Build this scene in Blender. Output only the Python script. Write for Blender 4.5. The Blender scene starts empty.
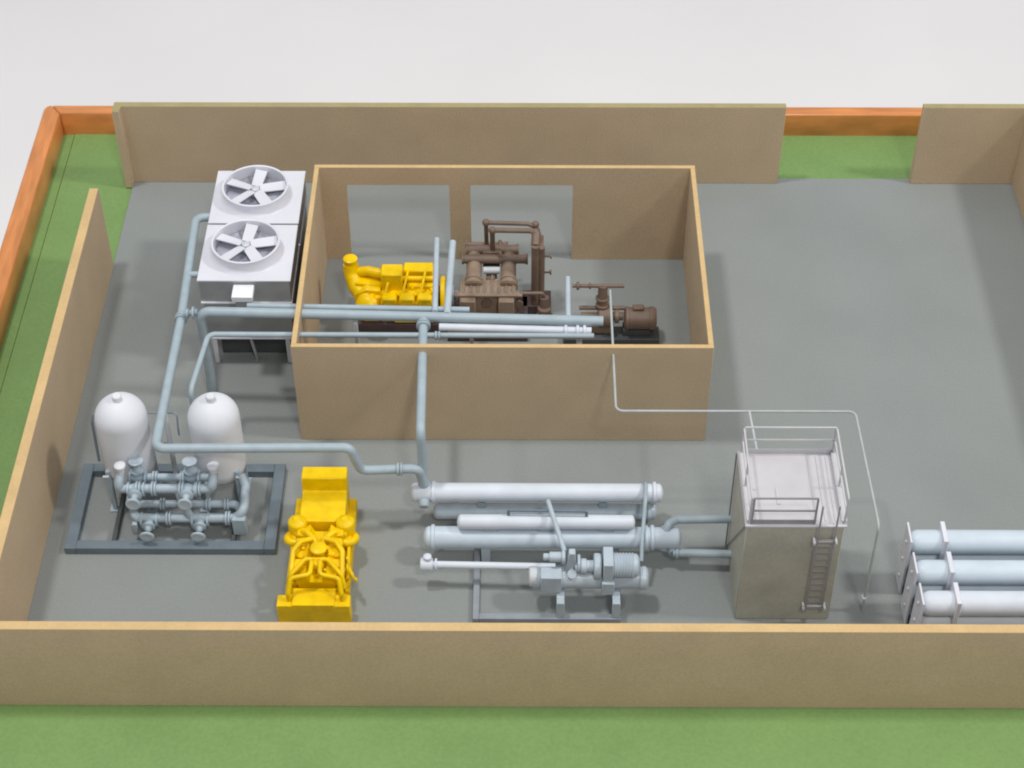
import bpy, bmesh, math, random
from mathutils import Vector, Matrix
PI = math.pi
random.seed(7)
scene = bpy.context.scene
COL = scene.collection

# ------------------------------------------------------------------ materials
def srgb(r, g, b):
    f = lambda c: (c/255/12.92 if c/255 <= .04045 else ((c/255+.055)/1.055)**2.4)
    return (f(r), f(g), f(b))

def mat(name, col, rough=.5, var=.08, scale=6., bump=.0, bscale=60., fine=.0, fscale=90., metal=0., coat=0., spec=.5, grain=None):
    m = bpy.data.materials.new(name); m.use_nodes = True
    nt = m.node_tree; N = nt.nodes; L = nt.links
    b = N['Principled BSDF']
    tc = N.new('ShaderNodeTexCoord')
    geo = N.new('ShaderNodeNewGeometry')
    vec = geo.outputs['Position']
    if grain:
        mp = N.new('ShaderNodeMapping'); mp.inputs['Scale'].default_value = grain
        L.new(vec, mp.inputs['Vector']); vec = mp.outputs['Vector']
    n = N.new('ShaderNodeTexNoise'); n.inputs['Scale'].default_value = scale; n.inputs['Detail'].default_value = 5
    L.new(vec, n.inputs['Vector'])
    r = N.new('ShaderNodeMapRange'); r.inputs['From Min'].default_value = .3; r.inputs['From Max'].default_value = .7
    r.inputs['To Min'].default_value = 1-var; r.inputs['To Max'].default_value = 1+var
    L.new(n.outputs['Fac'], r.inputs['Value'])
    fac = r.outputs['Result']
    if fine:
        n2 = N.new('ShaderNodeTexNoise'); n2.inputs['Scale'].default_value = fscale; n2.inputs['Detail'].default_value = 3
        L.new(geo.outputs['Position'], n2.inputs['Vector'])
        r2 = N.new('ShaderNodeMapRange'); r2.inputs['From Min'].default_value = .3; r2.inputs['From Max'].default_value = .7
        r2.inputs['To Min'].default_value = 1-fine; r2.inputs['To Max'].default_value = 1+fine
        L.new(n2.outputs['Fac'], r2.inputs['Value'])
        mu = N.new('ShaderNodeMath'); mu.operation = 'MULTIPLY'
        L.new(fac, mu.inputs[0]); L.new(r2.outputs['Result'], mu.inputs[1]); fac = mu.outputs[0]
    mx = N.new('ShaderNodeVectorMath'); mx.operation = 'SCALE'
    mx.inputs[0].default_value = col
    L.new(fac, mx.inputs['Scale']); L.new(mx.outputs[0], b.inputs['Base Color'])
    b.inputs['Roughness'].default_value = rough
    b.inputs['Metallic'].default_value = metal
    b.inputs['Specular IOR Level'].default_value = spec
    if coat:
        b.inputs['Coat Weight'].default_value = coat; b.inputs['Coat Roughness'].default_value = .2
    if bump:
        nb = N.new('ShaderNodeTexNoise'); nb.inputs['Scale'].default_value = bscale; nb.inputs['Detail'].default_value = 3
        L.new(geo.outputs['Position'], nb.inputs['Vector'])
        bp = N.new('ShaderNodeBump'); bp.inputs['Strength'].default_value = bump; bp.inputs['Distance'].default_value = .01
        L.new(nb.outputs['Fac'], bp.inputs['Height']); L.new(bp.outputs['Normal'], b.inputs['Normal'])
    return m

M = {}
M['board'] = mat('painted_board', (.535, .405, .265), .75, .045, 2.2, .25, 70, .075, 45)
M['board_edge'] = mat('raw_board_edge', (.62, .425, .20), .6, .07, 3., 0, 60, .05, 30)
M['olive_edge'] = mat('olive_painted_edge', (.37, .315, .15), .6, .07, 3., 0, 60, .05, 30)
M['floor'] = mat('grey_floor_paint', (.258, .276, .272), .65, .05, .7, .10, 50, .035, 34, spec=.2)
M['green'] = mat('green_paint', (.180, .305, .095), .6, .06, 1.2, .2, 40, .06, 26)
M['wood'] = mat('varnished_wood', (.64, .235, .065), .35, .22, 2.2, .1, 40, .0, 40, coat=.4, grain=(6, .8, 2))
M['wood_x'] = mat('varnished_wood_rail', (.64, .235, .065), .35, .22, 2.2, .1, 40, .0, 40, coat=.4, grain=(.8, 6, 2))
M['hall'] = mat('pale_hall_floor', (.93, .89, .89), .7, .02, .25)
M['white'] = mat('white_enamel', (.70, .70, .76), .38, .04, 3)
M['bright'] = mat('gloss_white_enamel', (.86, .86, .90), .25, .02, 3)
M['vessel'] = mat('white_vessel_paint', (.64, .68, .75), .45, .05, 5)
M['pipe'] = mat('pale_blue_grey_paint', (.355, .43, .475), .46, .08, 7)
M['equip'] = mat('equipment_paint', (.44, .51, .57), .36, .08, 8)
M['vessel_shade'] = mat('vessel_white_blue_shade', (.55, .63, .71), .42, .06, 6)  # vessel white made bluer for the shadow of the vessel above
M['thin_grey'] = mat('dull_grey_metal', (.43, .46, .46), .45, .08, 8)
M['tube_reflect'] = mat('pale_blue_tube_paint', (.56, .64, .71), .42, .05, 4)  # blue cast of tubes reflecting each other, put into their colour
M['pipe_lt'] = mat('light_grey_paint', (.55, .58, .62), .36, .07, 7)
M['manifold'] = mat('manifold_paint', (.375, .455, .515), .45, .10, 9)
M['skid'] = mat('slate_blue_paint', (.145, .185, .22), .5, .10, 6)
M['skid_lt'] = mat('mid_grey_paint', (.27, .30, .335), .5, .10, 6)
M['housing'] = mat('dull_grey_sheet', (.33, .34, .35), .42, .08, 5)
M['well'] = mat('galvanised_sheet', (.36, .37, .43), .35, .30, 7)
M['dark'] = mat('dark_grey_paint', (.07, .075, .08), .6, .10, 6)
M['darkred'] = mat('dark_red_brown_paint', (.085, .055, .055), .6, .15, 6)
M['yellow'] = mat('yellow_enamel', (.86, .565, .0), .34, .12, 8, spec=.3)
M['brown'] = mat('brown_primer', (.185, .125, .092), .5, .16, 9)
M['brown_lt'] = mat('tan_brown_primer', (.27, .195, .14), .5, .16, 9)
M['tower'] = mat('grey_beige_paint', (.44, .425, .355), .5, .10, 2.5, .1, 50, .06, 30)
M['deck'] = mat('light_deck_paint', (.55, .53, .56), .45, .07, 3)
M['rail_metal'] = mat('rail_grey_metal', (.55, .54, .56), .35, .05, 6)
M['rail_dark'] = mat('tarnished_metal', (.30, .285, .305), .4, .12, 8)
M['tank'] = mat('warm_white_tank_paint', (.70, .715, .76), .55, .05, 3)

# ------------------------------------------------------------------ mesh builder
def fillet(pts, rad, seg=6):
    pts = [Vector(p) for p in pts]
    if len(pts) < 3 or rad <= 0: return pts
    out = [pts[0]]
    for i in range(1, len(pts)-1):
        a, b, c = pts[i-1], pts[i], pts[i+1]
        u = (a-b); v = (c-b); lu, lv = u.length, v.length
        u.normalize(); v.normalize()
        ang = u.angle(v)
        if ang > PI-.02: out.append(b); continue
        d = min(rad/math.tan(ang/2), lu*.49, lv*.49); r = d*math.tan(ang/2)
        bis = (u+v).normalized(); cen = b+bis*(r/math.sin(ang/2))
        p0 = b+u*d; p1 = b+v*d; r0 = p0-cen; r1 = p1-cen
        tot = r0.angle(r1)
        ax = r0.cross(r1).normalized()
        for k in range(seg+1):
            out.append(cen + Matrix.Rotation(tot*k/seg, 3, ax) @ r0)
    out.append(pts[-1]); return out

class MB:
    def __init__(s): s.bm = bmesh.new()
    def box(s, x0, x1, y0, y1, z0, z1, bev=.006, mi=0):
        t = bmesh.new()
        bmesh.ops.create_cube(t, size=1)
        for v in t.verts: v.co = Vector(((x0+x1)/2+v.co.x*(x1-x0), (y0+y1)/2+v.co.y*(y1-y0), (z0+z1)/2+v.co.z*(z1-z0)))
        if bev:
            bev = min(bev, .3*min(abs(x1-x0), abs(y1-y0), abs(z1-z0)))
            bmesh.ops.bevel(t, geom=t.edges[:], offset=bev, segments=1, affect='EDGES')
        s.merge(t, mi); return s
    def merge(s, t, mi=0):
        me = bpy.data.meshes.new('t')
        for f in t.faces: f.material_index = mi
        t.to_mesh(me); t.free(); s.bm.from_mesh(me); bpy.data.meshes.remove(me)
    def bar(s, p0, p1, w, h=None, bev=.004):
        p0 = Vector(p0); p1 = Vector(p1); h = h or w; d = p1-p0
        q = d.to_track_quat('Z', 'X' if abs(d.normalized().x) < .9 else 'Y')
        t = bmesh.new(); bmesh.ops.create_cube(t, size=1)
        for v in t.verts: v.co = Vector((v.co.x*w, v.co.y*h, v.co.z*d.length))
        if bev: bmesh.ops.bevel(t, geom=t.edges[:], offset=min(bev, .3*min(w, h)), segments=1, affect='EDGES')
        for v in t.verts: v.co = q @ v.co + (p0+p1)/2
        s.merge(t); return s
    def tube(s, pts, r, bend=0., seg=14, rr=None):
        P = fillet(pts, bend); n = len(P)
        rings = []; T0 = (P[1]-P[0]).normalized()
        up = Vector((0, 0, 1)) if abs(T0.z) < .9 else Vector((1, 0, 0))
        U = T0.cross(up).normalized(); prevT = T0
        for i, p in enumerate(P):
            if i == 0: T = T0
            elif i == n-1: T = (P[i]-P[i-1]).normalized()
            else: T = ((P[i]-P[i-1]).normalized()+(P[i+1]-P[i]).normalized()).normalized()
            ax = prevT.cross(T)
            if ax.length > 1e-6: U = Matrix.Rotation(prevT.angle(T), 3, ax.normalized()) @ U
            prevT = T; V = T.cross(U).normalized()
            R = r if rr is None else rr[i]
            rings.append([s.bm.verts.new(p+(U*math.cos(2*PI*k/seg)+V*math.sin(2*PI*k/seg))*R) for k in range(seg)])
        for a, b in zip(rings, rings[1:]):
            for k in range(seg): s.bm.faces.new((a[k], a[(k+1) % seg], b[(k+1) % seg], b[k]))
        s.bm.faces.new(rings[0][::-1]); s.bm.faces.new(rings[-1]); return s
    def lathe(s, prof, o=(0, 0, 0), ax=(0, 0, 1), seg=28):
        """prof: list of (radius, height along axis)"""
        ax = Vector(ax).normalized(); q = ax.to_track_quat('Z', 'Y'); o = Vector(o); rings = []
        for r, h in prof:
            if r < 1e-5: rings.append([s.bm.verts.new(o+q @ Vector((0, 0, h)))])
            else: rings.append([s.bm.verts.new(o+q @ Vector((r*math.cos(2*PI*k/seg), r*math.sin(2*PI*k/seg), h))) for k in range(seg)])
        for a, b in zip(rings, rings[1:]):
            if len(a) == 1 and len(b) == 1: continue
            for k in range(seg):
                k2 = (k+1) % seg
                if len(a) == 1: s.bm.faces.new((a[0], b[k2], b[k]))
                elif len(b) == 1: s.bm.faces.new((a[k], a[k2], b[0]))
                else: s.bm.faces.new((a[k], a[k2], b[k2], b[k]))
        if len(rings[0]) > 1: s.bm.faces.new(rings[0][::-1])
        if len(rings[-1]) > 1: s.bm.faces.new(rings[-1])
        return s
    def disc(s, c, ax, r, t, seg=24, bev=.15):
        b = min(t, r)*bev
        return s.lathe([(r-b, -t/2), (r, -t/2+b), (r, t/2-b), (r-b, t/2)], c, ax, seg)
    def ball(s, c, r, sc=(1, 1, 1)):
        t = bmesh.new(); bmesh.ops.create_uvsphere(t, u_segments=18, v_segments=12, radius=r)
        for v in t.verts: v.co = Vector((v.co.x*sc[0], v.co.y*sc[1], v.co.z*sc[2]))+Vector(c)
        s.merge(t); return s
    def torus(s, c, ax, R, r, seg=32, ms=10, arc=1.):
        ax = Vector(ax).normalized(); q = ax.to_track_quat('Z', 'Y'); rings = []
        n = seg if arc >= 1 else seg+1
        for i in range(n):
            a = 2*PI*arc*i/seg
            rings.append([s.bm.verts.new(Vector(c)+q @ Vector(((R+r*math.cos(2*PI*k/ms))*math.cos(a), (R+r*math.cos(2*PI*k/ms))*math.sin(a), r*math.sin(2*PI*k/ms)))) for k in range(ms)])
        m = n if arc >= 1 else n-1
        for i in range(m):
            a, b = rings[i], rings[(i+1) % n]
            for k in range(ms): s.bm.faces.new((a[k], b[k], b[(k+1) % ms], a[(k+1) % ms]))
        return s
    def prism(s, pts, a0, a1, axis='x', bev=0.):
        """polygon in the plane normal to axis, extruded from a0 to a1.  axis x: pts=(y,z); y: pts=(x,z); z: pts=(x,y)"""
        t = bmesh.new()
        def P(p, a):
            return {'x': (a, p[0], p[1]), 'y': (p[0], a, p[1]), 'z': (p[0], p[1], a)}[axis]
        A = [t.verts.new(P(p, a0)) for p in pts]; B = [t.verts.new(P(p, a1)) for p in pts]
        t.faces.new(A[::-1]); t.faces.new(B); n = len(pts)
        for i in range(n): t.faces.new((A[i], A[(i+1) % n], B[(i+1) % n], B[i]))
        bmesh.ops.recalc_face_normals(t, faces=t.faces)
        if bev: bmesh.ops.bevel(t, geom=t.edges[:], offset=bev, segments=1, affect='EDGES')
        s.merge(t); return s
    def build(s, name, m, parent=None, label=None, top=None, loc=None):
        bm = s.bm
        bmesh.ops.recalc_face_normals(bm, faces=bm.faces)
        me = bpy.data.meshes.new(name)
        o = bpy.data.objects.new(name, me)
        off = Vector((0, 0, 0))
        if parent is not None:
            off = parent['_w'] if '_w' in parent else (0, 0, 0)
            off = Vector(off)
        elif loc is not None: off = Vector(loc); o.location = off
        for v in bm.verts: v.co -= off
        if top is not None:
            for f in bm.faces: f.material_index = 1 if f.normal.z > .5 else 0
        for f in bm.faces: f.smooth = True
        bm.to_mesh(me); bm.free()
        me.materials.append(M[m])
        if top is not None: me.materials.append(M[top])
        me.set_sharp_from_angle(angle=math.radians(38))
        COL.objects.link(o)
        if parent is not None: o.parent = parent
        o['_w'] = tuple(off)
        if label: o['label'] = label
        return o

def tag(o, label=None, cat=None, group=None, kind=None):
    if label: o['label'] = label
    if cat: o['category'] = cat
    if group: o['group'] = group
    if kind: o['kind'] = kind
    return o
def thing(name, label, cat, loc, group=None):
    o = bpy.data.objects.new(name, None); COL.objects.link(o); o.location = loc; o['_w'] = tuple(loc)
    o.empty_display_size = .1
    return tag(o, label, cat, group)
def kids(o): return [c for c in bpy.data.objects if c.parent == o]
def copy_tree(o, parent=None, d=(0, 0, 0)):
    c = o.copy(); COL.objects.link(c); c.parent = parent
    if parent is None: c.location = Vector(o.location)+Vector(d)
    for ch in kids(o):
        if ch is not c: copy_tree(ch, c)
    return c

def flange(mb, c, ax, r, t=.03): mb.disc(c, ax, r, t)

# ------------------------------------------------------------------ the setting
mb = MB(); mb.box(-70, 80, -40, 110, -9.5, -9, 0)
tag(mb.build('background_floor', 'hall'), kind='structure')
mb = MB(); mb.box(-3.28, 9.4, -4.9, 5.30, -.30, -.013, 0)
tag(mb.build('green_ground', 'green'), kind='structure')
mb = MB(); mb.box(-3.44, -3.29, -4.9, 5.30, -.30, -.022, 0)
tag(mb.build('green_border', 'green'), kind='structure')
mb = MB(); mb.box(-2.40, 8.24, -3.33, 4.41, -.02, 0, 0)
tag(mb.build('floor', 'floor'), kind='structure')

# display board frame
fr = thing('display_frame', 'orange varnished wooden frame around the green base board', 'frame', (-3.42, 5.29, -.4))
def rail(pts, z0, z1, m, side):
    b = MB(); b.prism(pts, z0, z1, 'z', .012); b.build('rail', m, fr)
W_ = .2134
rail([(-3.42, 5.29), (-3.42, -4.95), (-3.42-W_, -4.95), (-3.42-W_, 5.385), (-3.42-W_+.025, 5.44), (-3.42-W_+.08, 5.465)], -.45, .3035, 'wood', 0)
rail([(-3.416, 5.29), (9.5, 5.29), (9.5, 5.465), (-3.545, 5.465)], -.45, .3015, 'wood_x', 0)
rail([(9.5, 5.47), (9.5, -4.95), (9.72, -4.95), (9.72, 5.47)], -.45, .3035, 'wood', 0)
rail([(-3.634, -4.953), (9.72, -4.953), (9.72, -5.17), (-3.634, -5.17)], -.45, .3035, 'wood_x', 0)

# ------------------------------------------------------------------ perimeter walls
H = 1.10; YB = 4.312; YF = -3.277; TF = .093
G = 'low tan walls around the yard'
def pwall(name, mbf, label, loc, edge='board_edge'):
    o = mbf.build(name, 'board', None, None, edge, loc=loc)
    tag(o, label, 'wall', G)
w = MB(); w.prism([(-2.396, YB), (5.372, YB), (5.372, YB+.085), (-2.48, YB+.085), (-2.48, 4.20), (-2.396, 4.20)], 0.001, H+.018, 'z', .004)
pwall('perimeter_wall', w, 'long tan wall along the back of the yard, behind the cooling units', (1.4, YB, 0), 'olive_edge')
w = MB(); w.prism([(6.972, YB), (8.203, YB), (8.203, -3.19), (8.30, -3.19), (8.30, YB+.085), (6.972, YB+.085)], 0.001, H+.018, 'z', .004)
pwall('perimeter_wall', w, 'tan corner wall at the right, beyond the gap in the back wall', (8.2, YB, 0), 'olive_edge')
w = MB(); w.box(-2.497, -2.396, YF+.001, 2.77, 0.001, H+.022, .004)
pwall('perimeter_wall', w, 'tan wall down the left side with its free far end on the green', (-2.45, 0, 0))
w = MB(); w.box(-3.2, 8.6, YF-TF, YF, -.012, H, .004)
pwall('perimeter_wall', w, 'long tan wall across the front, nearest the green foreground', (2.5, YF, 0))

# ------------------------------------------------------------------ building without roof
BW, BD, BH, BT = 4.2, 2.946, 1.3205, .052
bl = thing('roofless_building', 'roofless tan building with two doorways in its back wall, full of machinery', 'building', (2.1, 0, 0))
b = MB(); b.box(0, BW, 0, BT, .001, BH, .003); b.build('wall', 'board', bl, 'tan front wall with two pipes coming through it', 'board_edge')
b = MB(); b.prism([(0, 0.001), (.335, 0.001), (.335, 1.079), (1.48, 1.079), (1.48, 0.001), (1.716, 0.001), (1.716, 1.079), (2.862, 1.079), (2.862, 0.001), (BW, 0.001), (BW, BH), (0, BH)], BD-BT, BD, 'y')
b.build('wall', 'board', bl, 'back wall with two open doorways', 'board_edge')
b = MB(); b.box(0, BT, BT+.0005, BD-BT-.0005, .001, BH, .003); b.build('wall', 'board', bl, 'side wall with pipes coming through, beside the cooling units', 'board_edge')
b = MB(); b.box(BW-BT, BW, BT+.0005, BD-BT-.0005, .001, BH, .003); b.build('wall', 'board', bl, 'blank side wall facing the empty floor', 'board_edge')

# ------------------------------------------------------------------ fan cooling units
def cooler():
    x0, x1, y0, y1 = -1.095, -.118, 1.15, 2.068
    cx, cy = (x0+x1)/2, (y0+y1)/2+.01
    t = thing('cooling_unit', 'nearer white-topped cooling unit with a five-blade fan and a small white box on its front', 'cooling unit', (cx, cy, 0), 'fan cooling units beside the building')
    b = MB(); b.box(x0, x1, y0, y1, 1.165, 1.185, .004); b.build('top_plate', 'white', t)
    b = MB(); b.box(x0+.015, x1-.015, y0+.012, y1-.012, .885, 1.165, .003); b.build('fan_chamber', 'housing', t)
    for lz in (.865, .360):
        b = MB(); b.box(x0+.01, x1-.005, y0-.012, y1+.0, lz, lz+.019, .003); b.build('ledge', 'white', t)
    b = MB(); b.box(x0+.035, x1-.03, y0+.012, y1-.03, .378, .865, .003)
    b.build('coil_casing', 'housing', t)
    b = MB(); b.box(x0+.13, x1-.03, y0+.16, y1-.12, .003, .35, .003); b.build('basin_shadow', 'dark', t)  # dark basin box, set back to read as shadow between the legs
    for lx in (x0+.09, x1-.10):
        for ly in (y0+.03, y1-.08):
            b = MB(); b.bar((lx, ly, 0), (lx, ly, .36), .05, .05); b.build('leg', 'white', t)
    b = MB(); b.bar((x0+.52, y0+.05, 0.0), (x0+.47, y0+.05, .36), .03, .03); b.build('slant_bar', 'housing', t)
    # fan ring
    R = .365; cx -= .015
    b = MB(); b.lathe([(R+.03, 1.186), (R+.008, 1.20), (R-.01, 1.235), (R-.01, 1.315), (R, 1.33), (R-.01, 1.336), (R-.026, 1.33), (R-.026, 1.20), (R-.026, 1.187)], (cx, cy, 0), (0, 0, 1), 56)
    ring = b.build('fan_ring', 'white', t)
    b = MB(); b.disc((cx, cy, 1.192), (0, 0, 1), R-.03, .008, 48); b.build('fan_well', 'well', t)
    fan = MB(); fan.lathe([(.045, 0), (.045, .045), (.03, .055), (0, .06)], (cx, cy, 1.245), (0, 0, 1), 20)
    fo = fan.build('fan_hub', 'pipe_lt', t)
    for k in range(5):
        a = math.radians(84+72*k)
        d = Vector((math.cos(a), math.sin(a), 0)); n = Vector((-d.y, d.x, 0))
        b = MB(); c = Vector((cx, cy, 1.285)); tw = .012
        vs = []
        for zz in (.0, -.012):
            for (rr, w, tt) in ((.05, .052, tw), (.332, .064, tw*.8)):
                for sgn in (-1, 1):
                    vs.append(b.bm.verts.new(c+d*rr+n*w*sgn+Vector((0, 0, tt*sgn+zz))))
        f = b.bm.faces.new
        f((vs[0], vs[1], vs[3], vs[2])); f((vs[4], vs[6], vs[7], vs[5])); f((vs[0], vs[4], vs[5], vs[1])); f((vs[2], vs[3], vs[7], vs[6])); f((vs[0], vs[2], vs[6], vs[4])); f((vs[1], vs[5], vs[7], vs[3]))
        b.build('fan_blade', 'white', t)
    b = MB()
    for a in (math.radians(20), math.radians(110)):
        d = Vector((math.cos(a), math.sin(a), 0))*(R-.02)
        b.bar(Vector((cx, cy, 1.205))-d, Vector((cx, cy, 1.205))+d, .03, .012)
    b.ball((cx, cy, 1.215), .07, (1, 1, .35))
    b.build('motor_support', 'skid_lt', t)
    return t, (x0, x1, y0, y1)
c1, (x0, x1, y0, y1) = cooler()
c2 = copy_tree(c1, None, (.003, .942, 0))
c2['label'] = 'farther white-topped cooling unit with a five-blade fan, nearest the long back wall'
b = MB(); b.box(-.72, -.50, .955, y0+.011, 1.055, 1.125, .006); jb = b.build('junction_box', 'bright', c1)
b = MB(); b.box(-.69, -.53, .99, y0+.011, .96, 1.054, .004); b.build('mount', 'housing', jb)
b = MB(); b.box(-.675, -.45, .96, 1.10, .66, .70, .004)
bpy.data.objects.remove(b.build('x', 'housing', c1))

# ------------------------------------------------------------------ pipework
GP = 'pipes crossing the model'
def pipe(name, label, pts, r, bend, m='pipe', fl=(), extra=None, cat='pipe'):
    p0 = pts[0]
    t = thing(name, label, cat, p0, GP)
    b = MB(); b.tube(pts, r, bend); b.build('pipe', m, t)
    for (c, ax, fr_) in fl:
        f = MB(); f.disc(c, ax, fr_, .026); f.disc(Vector(c)+Vector(ax)*.032, ax, fr_, .022); f.build('flange', m, t)
    if extra: extra(t)
    return t
# long line down the left of the coolers, round the tanks and on to the vessels
def ex1(t):
    b = MB(); b.tube([(-1.22, 1.31, 1.13), (-1.06, 1.31, 1.13)], .034); b.build('branch', 'pipe', t)
    b = MB(); b.tube([(-1.19, .64, 1.17), (-1.02, .64, 1.21)], .032); br = b.build('branch', 'pipe', t)
    f = MB(); f.disc((-1.06, .63, 1.205), (1, 0, 0), .062, .022); f.disc((-1.12, .63, 1.195), (1, 0, 0), .05, .02); f.build('flange', 'pipe', br)
pipe('process_pipe', 'long blue-grey pipe from the cooling units round the white tanks to the horizontal vessels',
     [(-1.04, 2.27, 1.12), (-1.25, 2.27, 1.12), (-1.195, .62, 1.12), (-1.205, -1.19, 1.10), (.655, -1.17, 1.10), (.74, -1.15, .76), (1.30, -1.12, .76), (1.335, -1.09, .50)], .047, .09,
     fl=[((-1.195, .62, 1.12), (0, 1, 0), .068), ((1.10, -1.13, .76), (1, 0, 0), .066)], extra=ex1)
def ex2(t):
    for (x, yy) in ((.60, .55), (1.78, .53)):
        b = MB(); b.bar((x, yy, .0), (x, yy, 1.15), .04, .04); b.build('support_post', 'pipe_lt', t)
pipe('header_pipe', 'thickest blue-grey pipe, running over the machines and through the building side wall',
     [(-.985, .63, .05), (-.985, .63, 1.22), (.03, .60, 1.22), (3.12, .50, 1.22)], .052, .10,
     fl=[], extra=ex2)
pipe('header_pipe', 'blue-grey pipe lying just behind the thickest one, ending at the brown compressor',
     [(-.52, .74, 1.20), (1.76, .665, 1.22)], .032, 0, 'pipe')
pipe('header_pipe', 'thinner blue-grey pipe, frontmost of those through the building side wall',
     [(-.95, -.47, .5), (-.95, -.47, 1.17), (-.865, .31, 1.20), (3.02, .30, 1.20)], .028, .08, 'pipe', fl=[((1.43, .30, 1.20), (1, 0, 0), .045)])
def ex3(t):
    for x in (2.74, 2.86, 2.93):
        f = MB(); f.disc((x, .43, 1.15), (1, 0, 0), .062, .03); f.build('flange', 'vessel', t)
    f = MB(); f.tube([(2.88, .43, 1.15), (2.88, .43, .92)], .03); f.build('drain', 'vessel', t)
pipe('white_pipe', 'white pipe ending in flanges in front of the brown compressor', [(1.455, .48, 1.15), (3.0, .425, 1.15)], .042, 0, 'vessel', extra=ex3)
for nm, y0_, x0_, y1_, x1_, r, lab in (
    ('stub_pipe', .60, 1.41, 1.75, 1.39, .030, 'thinner grey stub pipe beside the flywheel end of the yellow engine'),
    ('stub_pipe', .56, 1.535, 1.70, 1.56, .037, 'thick grey stub pipe between the yellow engine and the brown compressor'),
    ('stub_pipe', .52, 2.765, 1.13, 2.77, .028, 'short grey stub pipe between the brown compressor and the brown pump')):
    pipe(nm, lab, [(x0_, y0_, 1.25), (x1_, y1_, 1.25)], r, 0, 'equip')
pipe('riser_pipe', 'blue-grey pipe coming out through the building front wall and dropping to the top vessel',
     [(1.295, .52, 1.215), (1.33, -1.06, 1.215), (1.338, -1.07, .47)], .046, .09,
     fl=[((1.298, .42, 1.215), (0, 1, 0), .072)])
def ex4(t):
    b = MB(); b.tube([(4.49, -.785, 1.22), (4.52, -1.36, 1.22), (4.52, -1.36, .9)], .011, .03, 8); b.build('branch', 'pipe_lt', t)
    b = MB(); b.disc((5.535, -2.25, .20), (0, 0, 1), .026, .03); b.build('collar', 'vessel', t)
pipe('thin_pipe', 'thin light pipe from the brown pump, out of the building and around the tower',
     [(3.205, .97, 1.22), (3.205, -.785, 1.22), (5.51, -.785, 1.22), (5.54, -2.25, 1.22), (5.545, -2.25, .0)], .0125, .07, 'thin_grey', extra=ex4)

# ------------------------------------------------------------------ twin tank skid
sk = thing('skid_frame', 'slate blue rectangular skid frame under the two white upright tanks', 'skid', (-1.14, -.94, 0))
def beam(x0, x1, y0, y1, par=sk, z0=.002, z1=.085, m='skid'):
    b = MB(); b.box(x0, x1, y0, y1, z0, z1, .004); b.build('beam', m, par)
beam(-2.18, -2.07, -1.575, -.43); beam(-.225, -.112, -1.575, -.43)
beam(-2.069, -.226, -.54, -.43); beam(-2.069, -.226, -1.575, -1.465)
beam(-1.73, -1.69, -1.464, -.541, m='dark'); beam(-.56, -.52, -1.464, -.541, m='dark')

def tank(cx, lab):
    cy, r, zs = -.79, .252, 1.125
    t = thing('upright_tank', lab, 'tank', (cx, cy, .085), 'upright white tanks on the skid')
    prof = [(0, .30), (.10, .315), (.19, .36), (.235, .42), (r, .50), (r, .52), (r, zs)]
    for k in range(1, 8):
        a = PI/2*k/8; prof.append((r*math.cos(a), zs+.235*math.sin(a)))
    prof.append((0, zs+.235))
    b = MB(); b.lathe(prof, (cx, cy, 0), (0, 0, 1), 48); b.build('shell', 'tank', t)
    b = MB(); b.lathe([(.046, 0), (.046, .06), (.038, .07), (0, .072)], (cx, cy, zs+.225)); b.build('top_nozzle', 'tank', t)
    for sx, sy in ((-1, -1), (1, -1), (-1, 1), (1, 1)):
        lx, ly = cx+sx*.185, cy+sy*.185
        b = MB(); b.bar((lx, ly, .0), (lx, ly, .56), .045, .045); lg = b.build('leg', 'manifold', t)
        b = MB(); b.box(lx-.05, lx+.05, ly-.05, ly+.05, .001, .016, 0); b.build('foot_plate', 'manifold', lg)
        if sy < 0:
            b = MB(); b.box(lx+sx*.02-.03, lx+sx*.02+.03, ly-.045, ly-.022, .50, .512, 0); b.build('lug', 'white', lg)
    b = MB(); b.lathe([(.038, 0), (.038, .12), (.056, .12), (.056, .145), (.05, .15), (.03, .16), (0, .162)], (cx-.0, cy-r-.11, .68)); 
    b.tube([(cx, cy-r+.02, .73), (cx, cy-r-.11, .73)], .035)
    b.build('side_nozzle', 'tank', t)
    return t
T1 = tank(-1.59, 'white upright tank with a domed top, nearer the left wall')
T2 = tank(-.690, 'white upright tank with a domed top, between its twin and the yard genset')

mf = thing('valve_manifold', 'pale blue-grey manifold of flanged pipes and valves in front of the two tanks', 'manifold', (-1.1, -1.25, .085))
def mpipe(pts, r=.042, bend=.07, fls=()):
    b = MB(); b.tube(pts, r, bend); o = b.build('pipe', 'manifold', mf)
    for c, ax in fls:
        f = MB(); f.disc(c, ax, r*1.55, .022); f.disc(Vector(c)+Vector(ax)*.028, ax, r*1.55, .02); f.build('flange', 'manifold', o)
def valve(c, up):
    """c centre on its pipe (pipe along X); up: stem direction"""
    c = Vector(c); u = Vector(up).normalized()
    b = MB(); b.ball(c, .062, (1.1, 1, 1)); b.disc(c-Vector((.075, 0, 0)), (1, 0, 0), .072, .022); b.disc(c+Vector((.075, 0, 0)), (1, 0, 0), .072, .022)
    b.lathe([(.05, 0), (.05, .045), (.068, .045), (.068, .065), (.04, .08), (.025, .12), (.012, .125), (.012, .165)], c+u*.03, u, 20)
    v = b.build('valve', 'manifold', mf)
    b = MB(); b.lathe([(.0, .0), (.06, .0), (.072, .008), (.072, .022), (.06, .028), (.02, .018), (0, .018)], c+u*.19, u, 28); b.build('handwheel', 'equip', v)
zA, yA = .59, -1.24
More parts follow.
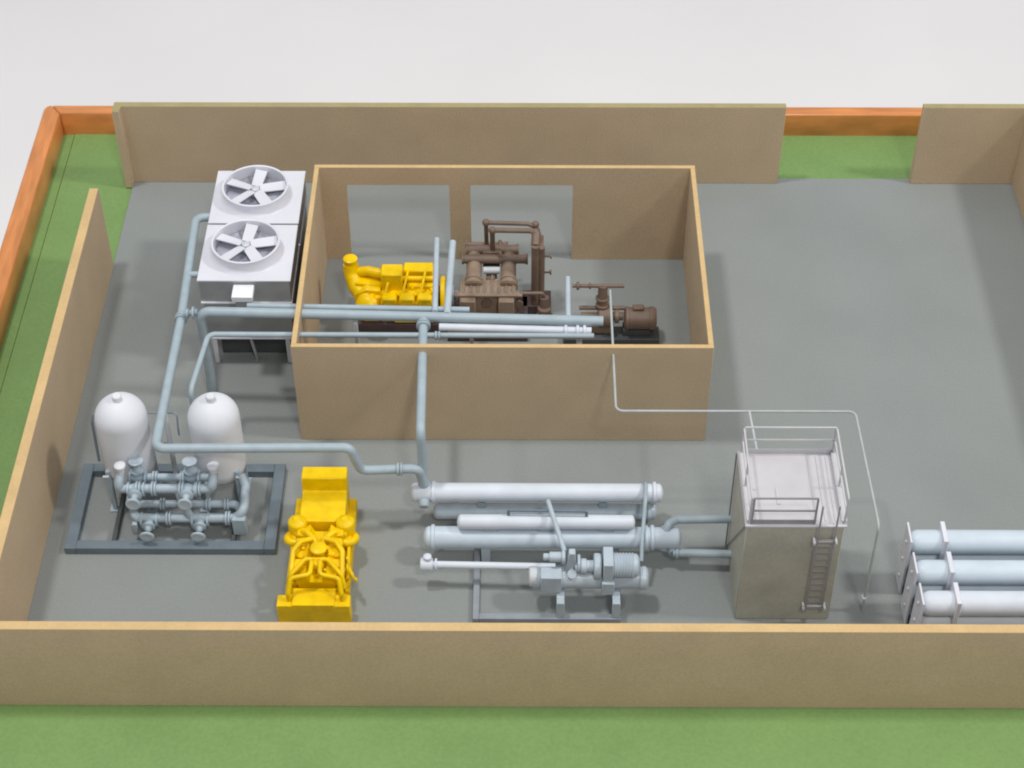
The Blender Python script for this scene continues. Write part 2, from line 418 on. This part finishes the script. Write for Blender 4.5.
mpipe([(-1.59, -1.15, .72), (-1.61, yA, .66), (-1.61, yA, zA), (-.72, yA, zA), (-.70, yA, .66), (-.690, -1.15, .72)], .046, .08,
      [((-1.44, yA, zA), (1, 0, 0)), ((-1.29, yA, zA), (1, 0, 0)), ((-1.02, yA, zA), (1, 0, 0)), ((-.86, yA, zA), (1, 0, 0))])
valve((-1.45, yA, zA-.01), (0, -1, .05)); valve((-.95, yA, zA-.01), (0, -1, .05))
zB, yB_ = .59, -1.09
mpipe([(-1.55, yB_, zB), (-.76, yB_, zB)], .04, 0, [((-1.30, yB_, zB), (1, 0, 0)), ((-1.03, yB_, zB), (1, 0, 0))])
valve((-1.45, yB_, zB), (0, .1, 1)); valve((-.93, yB_, zB), (0, .1, 1))
zC, yC = .30, -1.18
mpipe([(-1.57, -.98, .30), (-1.57, yC, zC), (-.50, yC, zC), (-.45, -1.26, .16), (-.45, -1.26, .06)], .04, .07,
      [((-1.25, yC, zC), (1, 0, 0)), ((-.80, yC, zC), (1, 0, 0)), ((-.62, yC, zC), (1, 0, 0))])
zD, yD = .24, -1.31
mpipe([(-1.52, yC, .30), (-1.52, yD, zD), (-.52, yD, zD), (-.42, yD, .34), (-.42, -1.05, .42), (-.47, -.97, .5)], .046, .08,
      [((-1.18, yD, zD), (1, 0, 0)), ((-.60, yD, zD), (1, 0, 0))])
valve((-1.36, yD, zD-.02), (0, -.8, -.1)); valve((-.86, yD, zD-.02), (0, -.8, -.1))
mpipe([(-1.05, yA, zA), (-1.0, -1.30, .42), (-.95, yD, zD)], .04, .05)
b = MB(); b.bar((-.47, -1.36, .09), (-.47, -1.36, .30), .13, .07); b.build('pedestal', 'manifold', mf); b = MB(); b.bar((-1.50, -1.36, .09), (-1.50, -1.36, .22), .05, .05); b.build('pedestal', 'manifold', mf)
b = MB(); b.tube([(-1.21, -.60, .085), (-1.21, -.60, 1.0)], .026); b.build('vent_pipe', 'tank', mf)
b = MB(); b.tube([(-1.385, -.56, .95), (-1.10, -.56, .95), (-1.10, -.62, .80), (-1.10, -.62, .70)], .010, .04, 8); b.build('tubing', 'skid_lt', mf)
b = MB(); b.tube([(-1.855, -.80, 1.16), (-1.865, -.84, 1.10), (-1.86, -.90, .62)], .014, .04, 8); b.build('tubing', 'skid', mf)
b = MB(); b.box(-1.27, -1.22, -.66, -.60, .48, .58, .004); b.build('gauge_box', 'skid', mf)

# ------------------------------------------------------------------ yellow generator set in the yard
g = thing('generator_set', 'yellow engine generator set standing in the yard between the tank skid and the vessels', 'generator', (.36, -1.7, 0))
Y = 'yellow'
b = MB(); b.box(.0, .69, -2.44, -2.30, .002, .275, .006); b.box(.05, .655, -2.30, -.97, .002, .16, .005); b.build('base', Y, g)
b = MB(); b.prism([(-.95, .14), (-.95, .60), (-1.115, .60), (-1.135, .45), (-1.50, .41), (-1.52, .14)], .145, .585, 'x', .006); b.build('radiator_housing', Y, g)
b = MB(); b.box(.145, .545, -2.445, -2.235, .20, .295, .005); b.build('control_box', Y, g)
b = MB(); b.prism([(.22, .14), (.50, .14), (.56, .36), (.46, .44), (.42, .34), (.30, .34), (.26, .44), (.16, .36)], -2.20, -1.56, 'y', .006)
rg = random.Random(3)
for k in range(46):
    sx = rg.choice((-1, 1)); u = rg.random(); yy = rg.uniform(-2.17, -1.60); xx = .362+sx*(.05+.22*u); zz = .44-.26*max(0, u-.4)+rg.uniform(-.03, .015); w_ = rg.uniform(.012, .03)
    if rg.random() < .5: b.box(xx-w_, xx+w_, yy-w_*1.3, yy+w_*1.3, zz-.05, zz, .003)
    else: b.tube([(xx, yy, zz-.05), (xx, yy, zz+.012)], w_*.8, 0, 10)
for sx in (-1, 1):
    for k in range(5): b.tube([(.362+sx*.25, -1.66-k*.11, .16), (.362+sx*.20, -1.66-k*.11, .40)], .014, 0, 8)
    b.box(.362+sx*.28-.02, .362+sx*.28+.02, -2.2, -1.65, .15, .21, .004)
b.build('engine_block', Y, g)
for sx in (-1, 1):
    b = MB(); b.box(.36+sx*.165-.045, .36+sx*.165+.045, -2.09, -1.58, .34, .375, .01)
    for k in range(4):
        b.box(.36+sx*.165-.06, .36+sx*.165+.06, -2.08+k*.13, -2.08+k*.13+.10, .36, .425, .01)
    b.build('valve_cover', Y, g)
for sx in (-1, 1):
    cx = .362+sx*.232
    b = MB(); b.lathe([(.088, 0), (.092, .01), (.092, .14), (.082, .155), (.06, .165), (.035, .185), (.03, .19), (0, .192)], (cx, -1.53, .30)); b.build('air_filter', Y, g)
    b = MB(); b.torus((cx+sx*.02, -1.62, .30), (0, .25, 1), .075, .042); b.ball((cx+sx*.02, -1.62, .30), .06, (1, 1, .6)); b.build('turbocharger', Y, g)
    b = MB(); b.tube([(cx, -1.62, .36), (cx-sx*.10, -1.66, .44), (.362+sx*.045, -1.76, .44), (.362+sx*.04, -1.84, .40)], .032, .05, 10)
    b.tube([(.362+sx*.06, -1.78, .48), (.362+sx*.17, -1.83, .49), (.362+sx*.235, -1.93, .47), (.362+sx*.24, -2.16, .38)], .026, .06, 10)
    b.tube([(.362+sx*.03, -2.06, .50), (.362+sx*.10, -2.05, .50), (.362+sx*.24, -2.18, .42), (.362+sx*.27, -2.24, .30)], .023, .06, 10)
    b.tube([(.362+sx*.04, -2.10, .52), (.362+sx*.045, -2.24, .50), (.362+sx*.225, -2.27, .48), (.362+sx*.25, -2.36, .36), (.362+sx*.25, -2.37, .25)], .023, .045, 10)
    b.tube([(.362+sx*.27, -1.62, .30), (.362+sx*.28, -2.10, .26)], .018, 0, 8)
    b.build('exhaust_pipes', Y, g)
b = MB(); b.lathe([(.05, 0), (.05, .09), (.078, .10), (.078, .125), (.06, .135), (0, .137)], (.372, -1.93, .40)); b.box(.30, .43, -2.12, -2.0, .42, .48, .012); b.build('exhaust_outlet', Y, g)
b = MB(); b.torus((.70, -2.10, .34), (1, .35, .35), .075, .013, 24, 8, .75); b.torus((.67, -2.06, .34), (1, .2, .4), .06, .012, 24, 8, .8); b.build('hose', Y, g)

# ------------------------------------------------------------------ yellow engine inside the building
e = thing('gas_engine', 'yellow engine inside the roofless building, left of the brown compressor', 'engine', (1.0, 1.85, 0))
b = MB(); b.box(.50, 1.50, 1.56, 2.2, .002, .20, .005); b.build('base', 'darkred', e)
b = MB(); b.box(.76, 1.36, 1.60, 2.12, .20, .47, .01)
rg = random.Random(5)
for k in range(60):
    xx = rg.uniform(.78, 1.34); w_ = rg.uniform(.012, .028)
    if rg.random() < .55:
        yy = rg.uniform(1.70, 1.98); zz = .47+rg.uniform(.02, .10); b.box(xx-w_, xx+w_, yy-w_, yy+w_, .45, zz, .003)
    else:
        zz = rg.uniform(.24, .44); b.tube([(xx, 1.62, zz), (xx, 1.565, zz)], w_*.7, 0, 10)
for k in range(3): b.tube([(.80+k*.19, 1.64, .52), (.84+k*.19, 1.74, .64), (.86+k*.19, 1.90, .66)], .016, .04, 8)
b.build('engine_block', Y, e)
b = MB()
for k in range(3):
    xx = .775+k*.192
    b.box(xx, xx+.165, 1.56, 1.68, .44, .565, .016)
b.build('valve_covers', Y, e)
b = MB(); b.box(.77, 1.35, 1.545, 1.60, .36, .42, .01); b.box(.90, 1.34, 1.56, 1.6, .22, .30, .01); b.build('side_rail', Y, e)
b = MB(); b.box(.765, 1.0, 1.74, 1.93, .46, .755, .012); b.build('top_box', Y, e)
b = MB(); b.box(1.0, 1.33, 1.90, 2.05, .47, .68, .014); b.box(1.04, 1.34, 1.76, 1.86, .47, .58, .012); b.tube([(1.0, 1.84, .62), (1.34, 1.84, .62)], .03); b.build('intake_manifold', Y, e)
b = MB(); b.tube([(1.335, 1.62, .45), (1.345, 2.08, .60)], .03); b.tube([(1.345, 1.6, .3), (1.345, 1.66, .6)], .035); b.box(1.345, 1.38, 1.62, 2.1, .16, .56, .01); b.build('end_housing', Y, e)
b = MB(); b.disc((1.43, 1.85, .36), (1, 0, 0), .22, .05, 36); b.build('flywheel', Y, e)
b = MB(); b.tube([(1.45, 1.85, .36), (1.60, 1.85, .36)], .07); b.disc((1.53, 1.85, .36), (1, 0, 0), .12, .05); b.build('coupling', 'skid_lt', e)
b = MB(); b.prism([(.50, .20), (.76, .20), (.76, .56), (.60, .58), (.46, .50)], 1.70, 1.97, 'y', .012); b.box(.76, 1.34, 1.67, 1.80, .44, .535, .01); b.box(.62, .78, 1.66, 1.78, .36, .50, .012); b.build('gear_case', Y, e)
b = MB(); b.lathe([(.06, 0), (.07, .012), (.07, .06), (.078, .065), (.078, .085), (.05, .10), (0, .102)], (.425, 1.98, .70)); b.build('air_filter', Y, e)
b = MB(); b.tube([(.425, 1.98, .70), (.43, 1.95, .60), (.49, 1.82, .48), (.62, 1.72, .44)], .088, .14)
b.tube([(.43, 1.96, .60), (.62, 1.92, .66), (.80, 1.86, .66)], .055, .06)
b.prism([(.45, .42), (.78, .36), (.78, .58), (.48, .60)], 1.78, 1.96, 'y', .012)
b.build('exhaust_elbow', Y, e)
b = MB(); b.disc((.62, 1.62, .42), (-.25, -.7, .55), .125, .12, 32); b.lathe([(.125, 0), (.10, .03), (.05, .045), (0, .045)], Vector((.62, 1.62, .42))+Vector((-.25, -.7, .55)).normalized()*.06, (-.25, -.7, .55)); b.disc((.655, 1.66, .40), (1, -.3, 0), .13, .05, 28)
b.box(.56, .74, 1.60, 1.80, .20, .36, .012); b.build('turbocharger', Y, e)

# ------------------------------------------------------------------ brown compressor
c = thing('gas_compressor', 'brown reciprocating compressor inside the building with looped pipes above it', 'compressor', (2.0, 1.85, 0))
Bn, Bl = 'brown', 'brown_lt'
b = MB(); b.box(1.48, 2.36, 1.50, 2.12, .002, .12, .005); b.box(2.30, 2.62, 1.95, 2.22, .002, .12, .005); b.build('base', 'darkred', c)
b = MB(); b.prism([(1.73, .12), (1.73, .46), (1.86, .50), (1.96, .50), (2.06, .38), (2.06, .12)], 1.62, 2.23, 'x', .008)
rg = random.Random(9)
for k in range(8):
    xx = 1.66+k*.077; b.box(xx-.008, xx+.008, 1.735, 2.03, .36, .515, .002)
for k in range(14):
    xx = rg.uniform(1.64, 2.24); yy = rg.uniform(1.95, 2.35); w_ = rg.uniform(.015, .03); b.box(xx-w_, xx+w_, yy-w_, yy+w_, .12, rg.uniform(.25, .44), .003)
b.build('crankcase', Bl, c)
b = MB(); b.box(1.56, 2.30, 1.69, 1.76, .48, .505, .003); b.build('flange_plate', Bl, c)
b = MB()
for xx in (1.62, 2.04): b.box(xx, xx+.17, 1.62, 1.728, .12, .475, .008)
b.box(1.60, 2.30, 1.60, 1.70, .12, .18, .006); b.build('crosshead_guide', Bl, c)
b = MB()
b.disc((1.91, 1.722, .37), (0, 1, 0), .06, .03); b.disc((2.26, 1.722, .36), (0, 1, 0), .05, .03)
b.build('inspection_cover', Bn, c)
for xx in (1.765, 2.145):
    b = MB(); b.tube([(xx, 1.86, .47), (xx, 2.42, .52)], .085, 0, 20); b.disc((xx, 1.96, .478), (0, 1, .09), .098, .025); b.disc((xx, 1.90, .475), (0, 1, .09), .105, .06); b.disc((xx, 2.42, .52), (0, 1, 0), .085, .04)
    b.build('cylinder', Bl, c)
for (xa, xb, yy, zz, rr) in ((1.66, 2.14, 2.50, .55, .030), (1.67, 2.26, 2.385, .57, .058), (1.63, 2.36, 2.23, .57, .052)):
    b = MB(); b.tube([(xa, yy, zz), (xb, yy, zz)], rr, 0, 18); b.disc((xa+.012, yy, zz), (1, 0, 0), rr*1.18, .024); b.disc((xb-.012, yy, zz), (1, 0, 0), rr*1.18, .024)
    b.build('valve_chamber', Bn, c)
b = MB(); b.tube([(1.87, 2.12, .50), (2.05, 2.12, .50)], .04); b.tube([(1.87, 2.02, .40), (2.05, 2.02, .40)], .045); b.build('lit_floor_tube', 'pipe_lt', c)  # pale tubes stand in for lit floor seen between the cylinders
b = MB(); b.box(1.86, 2.05, 2.28, 2.33, .40, .62, .006); b.box(1.90, 2.0, 1.97, 2.31, .12, .45, .006); b.tube([(1.92, 2.33, .5), (1.92, 2.48, .56)], .03); b.tube([(2.0, 2.33, .5), (2.0, 2.44, .58)], .03); b.tube([(2.05, 2.2, .60), (2.05, 2.5, .60)], .022); b.build('link_block', Bn, c)
b = MB(); b.tube([(1.90, 2.47, .58), (1.90, 2.30, 1.03), (2.36, 2.28, 1.03), (2.47, 2.26, .98), (2.47, 2.20, .55)], .024, .06, 12)
b.tube([(1.97, 2.36, .58), (1.97, 2.17, 1.03), (2.40, 2.16, 1.03), (2.47, 2.10, .98), (2.47, 2.06, .5)], .028, .06, 12)
for p in ((1.90, 2.30, 1.03), (1.97, 2.17, 1.03), (2.44, 2.28, 1.02), (2.44, 2.15, 1.02)): b.ball(p, .042)
b.build('looped_pipe', Bn, c)
b = MB(); b.box(2.41, 2.53, 1.99, 2.24, .12, .93, .02); b.tube([(2.44, 2.0, .12), (2.44, 2.0, .95)], .045); b.tube([(2.50, 2.02, .12), (2.50, 2.02, .92)], .045); b.tube([(2.44, 2.03, .93), (2.45, 2.16, 1.01)], .05)
b.build('riser_column', Bn, c)
for zz in (.55, .78):
    b = MB(); b.tube([(2.5, 2.03, zz), (2.61, 2.03, zz)], .012, 0, 8); b.disc((2.61, 2.03, zz), (1, 0, 0), .028, .018); b.build('stub_valve', Bn, c)
b = MB(); b.tube([(2.28, 1.74, .50), (2.52, 1.74, .50), (2.55, 1.74, .42)], .02, .03, 10); b.tube([(2.54, 1.74, .44), (2.54, 1.70, .12)], .05); b.disc((2.54, 1.71, .30), (0, 0, 1), .075, .05); b.disc((2.54, 1.70, .18), (0, 0, 1), .09, .10); b.build('discharge_bottle', Bn, c)

# brown pump with its motor
p = thing('pump_motor_set', 'brown pump and barrel-shaped motor inside the building, right of the compressor', 'pump', (3.3, 1.6, 0))
b = MB(); b.box(2.75, 3.80, 1.44, 1.66, .002, .09, .005); b.box(3.40, 3.70, 1.50, 1.64, .09, .17, .004); b.build('base', 'dark', p)
b = MB(); b.lathe([(.09, 0), (.115, .012), (.13, .02), (.13, .05), (.122, .055), (.122, .27), (.13, .275), (.13, .32), (.11, .35), (0, .352)], (3.41, 1.58, .28), (1, 0, 0), 32)
b.box(3.50, 3.62, 1.56, 1.64, .40, .44, .01); b.build('motor', Bn, p)
b = MB(); b.tube([(2.94, 1.60, .29), (3.40, 1.60, .29)], .045); b.disc((3.20, 1.60, .29), (1, 0, 0), .12, .16); b.disc((3.33, 1.60, .29), (1, 0, 0), .075, .05); b.box(3.02, 3.30, 1.52, 1.68, .10, .22, .01); b.build('pump_body', Bn, p)
b = MB(); b.tube([(3.17, 1.62, .30), (3.17, 1.68, .66)], .052); b.disc((3.17, 1.66, .50), (0, .1, 1), .075, .03); b.disc((3.17, 1.64, .42), (0, .1, 1), .075, .03)
b.tube([(2.84, 1.68, .66), (3.40, 1.68, .66)], .022, 0, 10); b.disc((2.90, 1.68, .66), (1, 0, 0), .045, .03); b.disc((3.03, 1.68, .66), (1, 0, 0), .035, .02); b.tube([(2.92, 1.66, .36), (3.42, 1.66, .36)], .024, 0, 10); b.build('valve_column', Bn, p)

# ------------------------------------------------------------------ horizontal vessels
GV = 'horizontal vessels in the front yard'
def vessel(label, x0, x1, y, z, r, flx=(), m='vessel', saddles=(), sm='pipe', supp=0.):
    t = thing('horizontal_vessel', label, 'vessel', ((x0+x1)/2, y, z-r), GV)
    L_ = x1-x0; pr_ = [(0, 0)]
    for k in range(1, 7):
        a = PI/2*k/6; pr_.append((r*math.sin(a), r*.55*(1-math.cos(a))))
    for k in range(5, -1, -1):
        a = PI/2*k/6; pr_.append((r*math.sin(a), L_-r*.55*(1-math.cos(a))))
    b = MB(); b.lathe(pr_, (x0, y, z), (1, 0, 0), 32); sh = b.build('shell', m, t)
    for fx in flx:
        b = MB(); b.disc((fx, y, z), (1, 0, 0), r*1.16, .035, 32); b.build('flange', m, t)
    for sx in saddles:
        b = MB(); b.box(sx-.045, sx+.045, y-r*.75, y+r*.75, supp, z-r*.55, .004); b.build('saddle', sm, t)
    return t
v1 = vessel('long white vessel at the back, with the riser pipe entering its end', 1.195, 3.69, -1.10, .395, .096, (1.43, 3.60), 'vessel')
b = MB(); b.lathe([(.055, 0), (.055, .05), (.045, .07), (0, .075)], (1.34, -1.19, .375), (0, -1, -.4)); b.tube([(1.338, -1.08, .44), (1.338, -1.08, .52)], .058); b.build('nozzle', 'pipe', v1)
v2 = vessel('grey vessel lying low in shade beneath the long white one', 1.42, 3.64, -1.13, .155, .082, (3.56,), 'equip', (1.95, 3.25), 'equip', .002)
for sx in (1.9, 3.1):
    b = MB(); b.box(sx-.04, sx+.04, -1.16, -1.05, .23, .30, .003); b.build('saddle', 'pipe', v1)
v4 = vessel('thick white vessel tinted with blue shade, with flanged right end, piped to the tower', 1.345, 3.845, -1.60, .30, .108, (1.44, 3.50, 3.56), 'vessel_shade', (1.95, 3.12), 'equip', .002)
v3 = vessel('short white vessel mounted on top of the thick blue-shaded one', 1.675, 3.39, -1.57, .49, .074, (), 'vessel')
for sx in (2.0, 2.52, 3.12):
    b = MB(); b.box(sx-.07, sx+.07, -1.62, -1.52, .392, .43, .003); b.build('saddle', 'pipe', v3)
b = MB(); b.tube([(2.17, -1.545, .55), (2.17, -1.545, .63), (2.92, -1.555, .63), (2.92, -1.555, .55)], .014, .02, 8); b.build('handle', 'skid', v3)
b = MB(); b.tube([(2.55, -1.45, .66), (2.70, -2.05, .62)], .024, .03, 10); b.build('link_rod', 'equip', v3)
b = MB(); b.tube([(3.51, -1.0, .42), (3.51, -1.09, .52), (3.50, -1.30, .52), (3.45, -1.75, .45), (3.44, -1.93, .34)], .019, .05, 8); b.build('tubing', 'pipe', v1)
# piping to the tower
t = thing('tower_pipe', 'grey pipe bending up from the thick vessel and into the tower, upper of two', 'pipe', (3.70, -1.6, .35), 'pipes into the tower')
b = MB(); b.tube([(3.70, -1.60, .34), (3.70, -1.55, .44), (3.80, -1.47, .42), (4.34, -1.46, .42)], .042, .07); b.build('pipe', 'pipe', t)
b = MB(); b.disc((3.70, -1.54, .39), (0, .6, .5), .055, .025); b.build('flange', 'pipe', t)
t = thing('tower_pipe', 'grey pipe running straight from the thick vessel into the tower, lower of two', 'pipe', (3.76, -1.66, .2), 'pipes into the tower')
b = MB(); b.tube([(3.76, -1.70, .20), (4.34, -1.72, .20)], .042, .0); b.build('pipe', 'pipe', t)
b = MB(); b.disc((3.80, -1.70, .20), (1, 0, 0), .058, .03); b.tube([(3.74, -1.62, .22), (3.77, -1.70, .20)], .05); b.build('flange', 'pipe', t)
# long thin white pipe
t = thing('transfer_pipe', 'slim white pipe with a capped left end, leading to the pump tank', 'pipe', (1.36, -1.94, .26), GV)
b = MB(); b.tube([(1.36, -1.935, .29), (2.62, -1.97, .30)], .036); b.build('pipe', 'vessel', t)
b = MB(); b.disc((1.39, -1.935, .29), (1, 0, 0), .066, .12); b.disc((1.48, -1.935, .29), (1, 0, 0), .058, .022); b.lathe([(.04, 0), (.04, .05), (.028, .06), (0, .065)], (1.40, -1.92, .34)); b.build('cap', 'vessel', t)
# grey skid under the pump
sk2 = thing('skid_frame', 'mid grey skid frame on the floor under the oil pump and tank', 'skid', (2.5, -2.0, 0))
beam(1.835, 1.895, -2.41, -1.40, sk2, .002, .06, 'skid_lt'); beam(3.175, 3.235, -2.339, -1.40, sk2, .002, .06, 'skid_lt')
beam(1.896, 3.235, -2.41, -2.34, sk2, .002, .06, 'skid_lt')
# pump unit
q = thing('oil_pump_unit', 'pale blue-grey pump and ribbed motor mounted on a small horizontal tank', 'pump', (2.95, -2.15, .06))
b = MB(); b.lathe([(0, 0), (.07, .004), (.10, .03), (.10, 1.03), (.112, 1.035), (.112, 1.09), (.09, 1.11), (0, 1.112)], (2.38, -2.15, .355), (1, 0, 0), 32); b.build('oil_tank', 'equip', q)
b = MB(); b.disc((2.41, -2.15, .375), (1, 0, 0), .098, .085, 32); b.build('end_flange', 'pipe_lt', q)
b = MB(); b.box(2.475, 2.675, -2.28, -2.13, .29, .50, .006); b.build('gearbox', 'equip', q)
for xx in (2.665, 3.19):
    b = MB(); b.box(xx-.037, xx+.037, -2.395, -2.33, .061, .27, .004); b.box(xx-.037, xx+.037, -2.33, -2.10, .22, .27, .004); b.build('leg', 'equip', q)
b = MB()
pr_ = [(.0, 0), (.08, .005), (.118, .02)]
for k in range(9): pr_ += [(.124, .035+k*.028), (.112, .045+k*.028)]
pr_ += [(.112, .29), (.10, .31), (.07, .325), (0, .327)]
b.lathe(pr_, (3.08, -2.13, .515), (1, 0, 0), 32); b.build('motor', 'equip', q)
b = MB(); b.disc((3.01, -2.13, .50), (1, 0, 0), .125, .07, 32); b.tube([(2.80, -2.13, .50), (2.98, -2.13, .50)], .06); b.disc((2.88, -2.13, .50), (1, 0, 0), .075, .06); b.build('coupling', 'equip', q)
b = MB(); b.box(3.06, 3.155, -2.26, -2.02, .36, .66, .006); mt = b.build('motor_bracket', 'equip', q)
b = MB(); b.box(3.05, 3.17, -2.29, -2.10, .27, .43, .006); b.build('pedestal', 'equip', q)
b = MB(); b.prism([(2.70, .42), (2.81, .42), (2.80, .70), (2.74, .70)], -2.15, -2.08, 'y', .006); b.disc((2.835, -2.12, .53), (1, 0, 0), .085, .028, 24); b.build('end_bracket', 'equip', q)
b = MB(); b.tube([(2.56, -2.10, .60), (2.71, -2.10, .60)], .05); b.disc((2.56, -2.10, .60), (1, 0, 0), .034, .12); b.disc((2.69, -2.10, .60), (1, 0, 0), .07, .03); b.build('pump_head', 'equip', q)
b = MB(); b.disc((2.77, -2.20, .47), (0, -.7, .7), .045, .02); b.tube([(2.77, -2.14, .50), (2.77, -2.23, .38)], .016, 0, 8); b.build('handwheel', 'equip', q)

# ------------------------------------------------------------------ tower with railings and ladder
tw = thing('access_tower', 'grey box tower with a railed white deck and a ladder on its front', 'tower', (4.76, -1.895, 0))
TX0, TX1, TY0, TY1, TZ = 4.32, 5.205, -2.352, -1.44, 1.315
b = MB(); b.box(TX0, TX1, TY0, TY1, .001, TZ, .006); b.build('tower_body', 'tower', tw)
b = MB(); b.box(TX0-.012, TX1+.02, TY0-.012, TY1+.012, TZ+.001, TZ+.026, .003); b.build('deck', 'deck', tw)
b = MB()
for (xx, ww) in ((5.03, .012), (5.12, .010), (4.95, .008)): b.box(xx, xx+ww, TY0+.05, TY1-.06, TZ+.027, TZ+.034, 0)
b.box(4.62, 4.65, -2.1, -1.9, TZ+.027, TZ+.034, 0); b.build('deck_rib', 'rail_metal', tw)
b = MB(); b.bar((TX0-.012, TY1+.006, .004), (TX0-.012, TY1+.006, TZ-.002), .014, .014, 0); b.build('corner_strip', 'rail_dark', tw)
b = MB(); b.bar((TX0-.010, TY1-.01, .01), (TX0-.010, TY0+.02, TZ-.004), .008, .008, 0); b.build('slant_bar', 'rail_dark', tw)  # thin dark rod along the diagonal of the left face
def railing(P0, P1, posts, m, top=.34):
    """one run of railing"""
    P0 = Vector(P0); P1 = Vector(P1); z = TZ+.026; b = MB()
    for k in range(posts):
        q_ = P0.lerp(P1, k/(posts-1)); b.bar((q_.x, q_.y, z), (q_.x, q_.y, z+top), .018, .018, .002)
    for h in (top, top*.52): b.bar((P0.x, P0.y, z+h), (P1.x, P1.y, z+h), .016, .016, .002)
    b.bar((P0.x, P0.y, z+.03), (P1.x, P1.y, z+.03), .008, .05, .0)
    return b.build('railing', m, tw)
railing((4.36, -1.455, 0), (5.195, -1.455, 0), 2, 'rail_metal')
railing((4.345, -1.475, 0), (4.345, -2.325, 0), 3, 'rail_metal')
railing((5.20, -1.475, 0), (5.20, -2.33, 0), 3, 'rail_metal')
railing((4.365, -2.335, 0), (4.93, -2.335, 0), 2, 'rail_dark')
ld = MB()
for xx in (4.965, 5.115): ld.bar((xx, -2.41, .18), (xx, -2.41, 1.66), .016, .016, .002)
lo = ld.build('ladder', 'rail_dark', tw)
for k in range(12):
    b = MB(); b.bar((4.965, -2.41, .24+k*.088), (5.115, -2.41, .24+k*.088), .009, .009, 0); b.build('rung', 'rail_dark', lo)
for zz in (.24, 1.17):
    b = MB(); b.box(4.93, 4.952, -2.43, -2.353, zz-.018, zz+.018, .002); b.box(5.128, 5.150, -2.43, -2.353, zz-.018, zz+.018, .002); b.box(4.951, 5.129, -2.40, -2.388, zz-.01, zz+.01, .0); b.build('bracket', 'rail_metal', lo)

# ------------------------------------------------------------------ racks of storage tubes
def rack():
    y0, y1 = -2.05, -1.795; yc = (y0+y1)/2; zt = .765
    t = thing('storage_tube_rack', 'rack of long pale storage tubes by the front wall, rearmost of three', 'tube rack', (5.93, yc, 0), 'racks of storage tubes at the right')
    b = MB(); b.box(5.925, 5.945, y0, y1, .002, zt, .003); ep = b.build('end_plate', 'white', t)
    for zz in (.15, .39, .63):
        for yy in (yc+.0,):
            b = MB(); b.lathe([(.018, 0), (.018, .012), (.008, .018), (0, .018)], (5.926, yy, zz), (-1, 0, 0), 12); b.build('bolt', 'white', ep)
    for xs in (6.235, 7.62):
        b = MB(); b.box(xs, xs+.045, y0, y1, .002, zt+.012, .004); b.build('support_plate', 'white', t)
    for k, zz in enumerate((.145, .385, .625)):
        x0, x1, r = 5.948, 8.0, .117; L_ = x1-x0; P = [(.0, .0), (.06, .003)]
        for j in range(1, 7):
            a = PI/2*j/6; P.append((.05+(r-.05)*math.sin(a), .09*(1-math.cos(a))))
        for j in range(5, -1, -1):
            a = PI/2*j/6; P.append((.05+(r-.05)*math.sin(a), L_-.09*(1-math.cos(a))))
        P.append((0, L_))
        b = MB(); b.lathe(P, (x0, yc, zz), (1, 0, 0), 36); b.build('tube', 'tube_reflect', t)
    return t
r1 = rack()
r2 = copy_tree(r1, None, (-.003, -.372, 0)); r2['label'] = 'rack of long pale storage tubes by the front wall, middle of three'
r3 = copy_tree(r1, None, (.0, -.740, 0)); r3_tubes = [o for o in kids(r3) if o.name.startswith('tube')]
for o in r3_tubes:
    o.material_slots[0].link = 'OBJECT'; o.material_slots[0].material = M['vessel']  # front rack stays plain white, without the reflection tint
r3['label'] = 'rack of long pale storage tubes, nearest the front wall'

for o in bpy.data.objects:
    if '_w' in o: del o['_w']

# ------------------------------------------------------------------ light
wd = bpy.data.worlds.new('World'); scene.world = wd; wd.use_nodes = True
bg = wd.node_tree.nodes['Background']; bg.inputs['Color'].default_value = (.92, .965, 1.0, 1); bg.inputs['Strength'].default_value = .48
def lamp(name, loc, target, size, power, col):
    L = bpy.data.lights.new(name, 'AREA'); L.shape = 'DISK'; L.size = size; L.energy = power; L.color = col
    o = bpy.data.objects.new(name, L); COL.objects.link(o); o.location = loc
    o.rotation_euler = (Vector(target)-Vector(loc)).to_track_quat('-Z', 'Y').to_euler()
C0 = (2.5, 0, 0)
lamp('ceiling_lamp', (-8, 1, 40), C0, 3.5, 5300, (1, .98, .95))
lamp('ceiling_lamp', (30, -3, 36), C0, 4.5, 6200, (1, .97, .93))
lamp('ceiling_lamp', (9, -25, 35), C0, 4, 3300, (1, .97, .94))

# ------------------------------------------------------------------ camera
cam = bpy.data.cameras.new('Camera'); co = bpy.data.objects.new('Camera', cam); COL.objects.link(co)
cam.sensor_width = 36; cam.lens = 36*1855.1005/1024; cam.clip_end = 400; cam.clip_start = .1
fw = Vector((-0.00488543, 0.71604517, -0.69803685)); r2_ = Vector((0.99998413, 0.00545561, -0.00140234)); u2_ = Vector((-0.00280408, 0.69803263, 0.71606046))
mw = Matrix((r2_, u2_, -fw)).transposed().to_4x4(); mw.translation = Vector((2.28818657, -13.42137905, 13.8974722)); co.matrix_world = mw
scene.camera = co
scene.view_settings.view_transform = 'Standard'; scene.view_settings.look = 'None'
scene.view_settings.exposure = .12; scene.view_settings.gamma = 1
scene.cycles.filter_width = 2.0
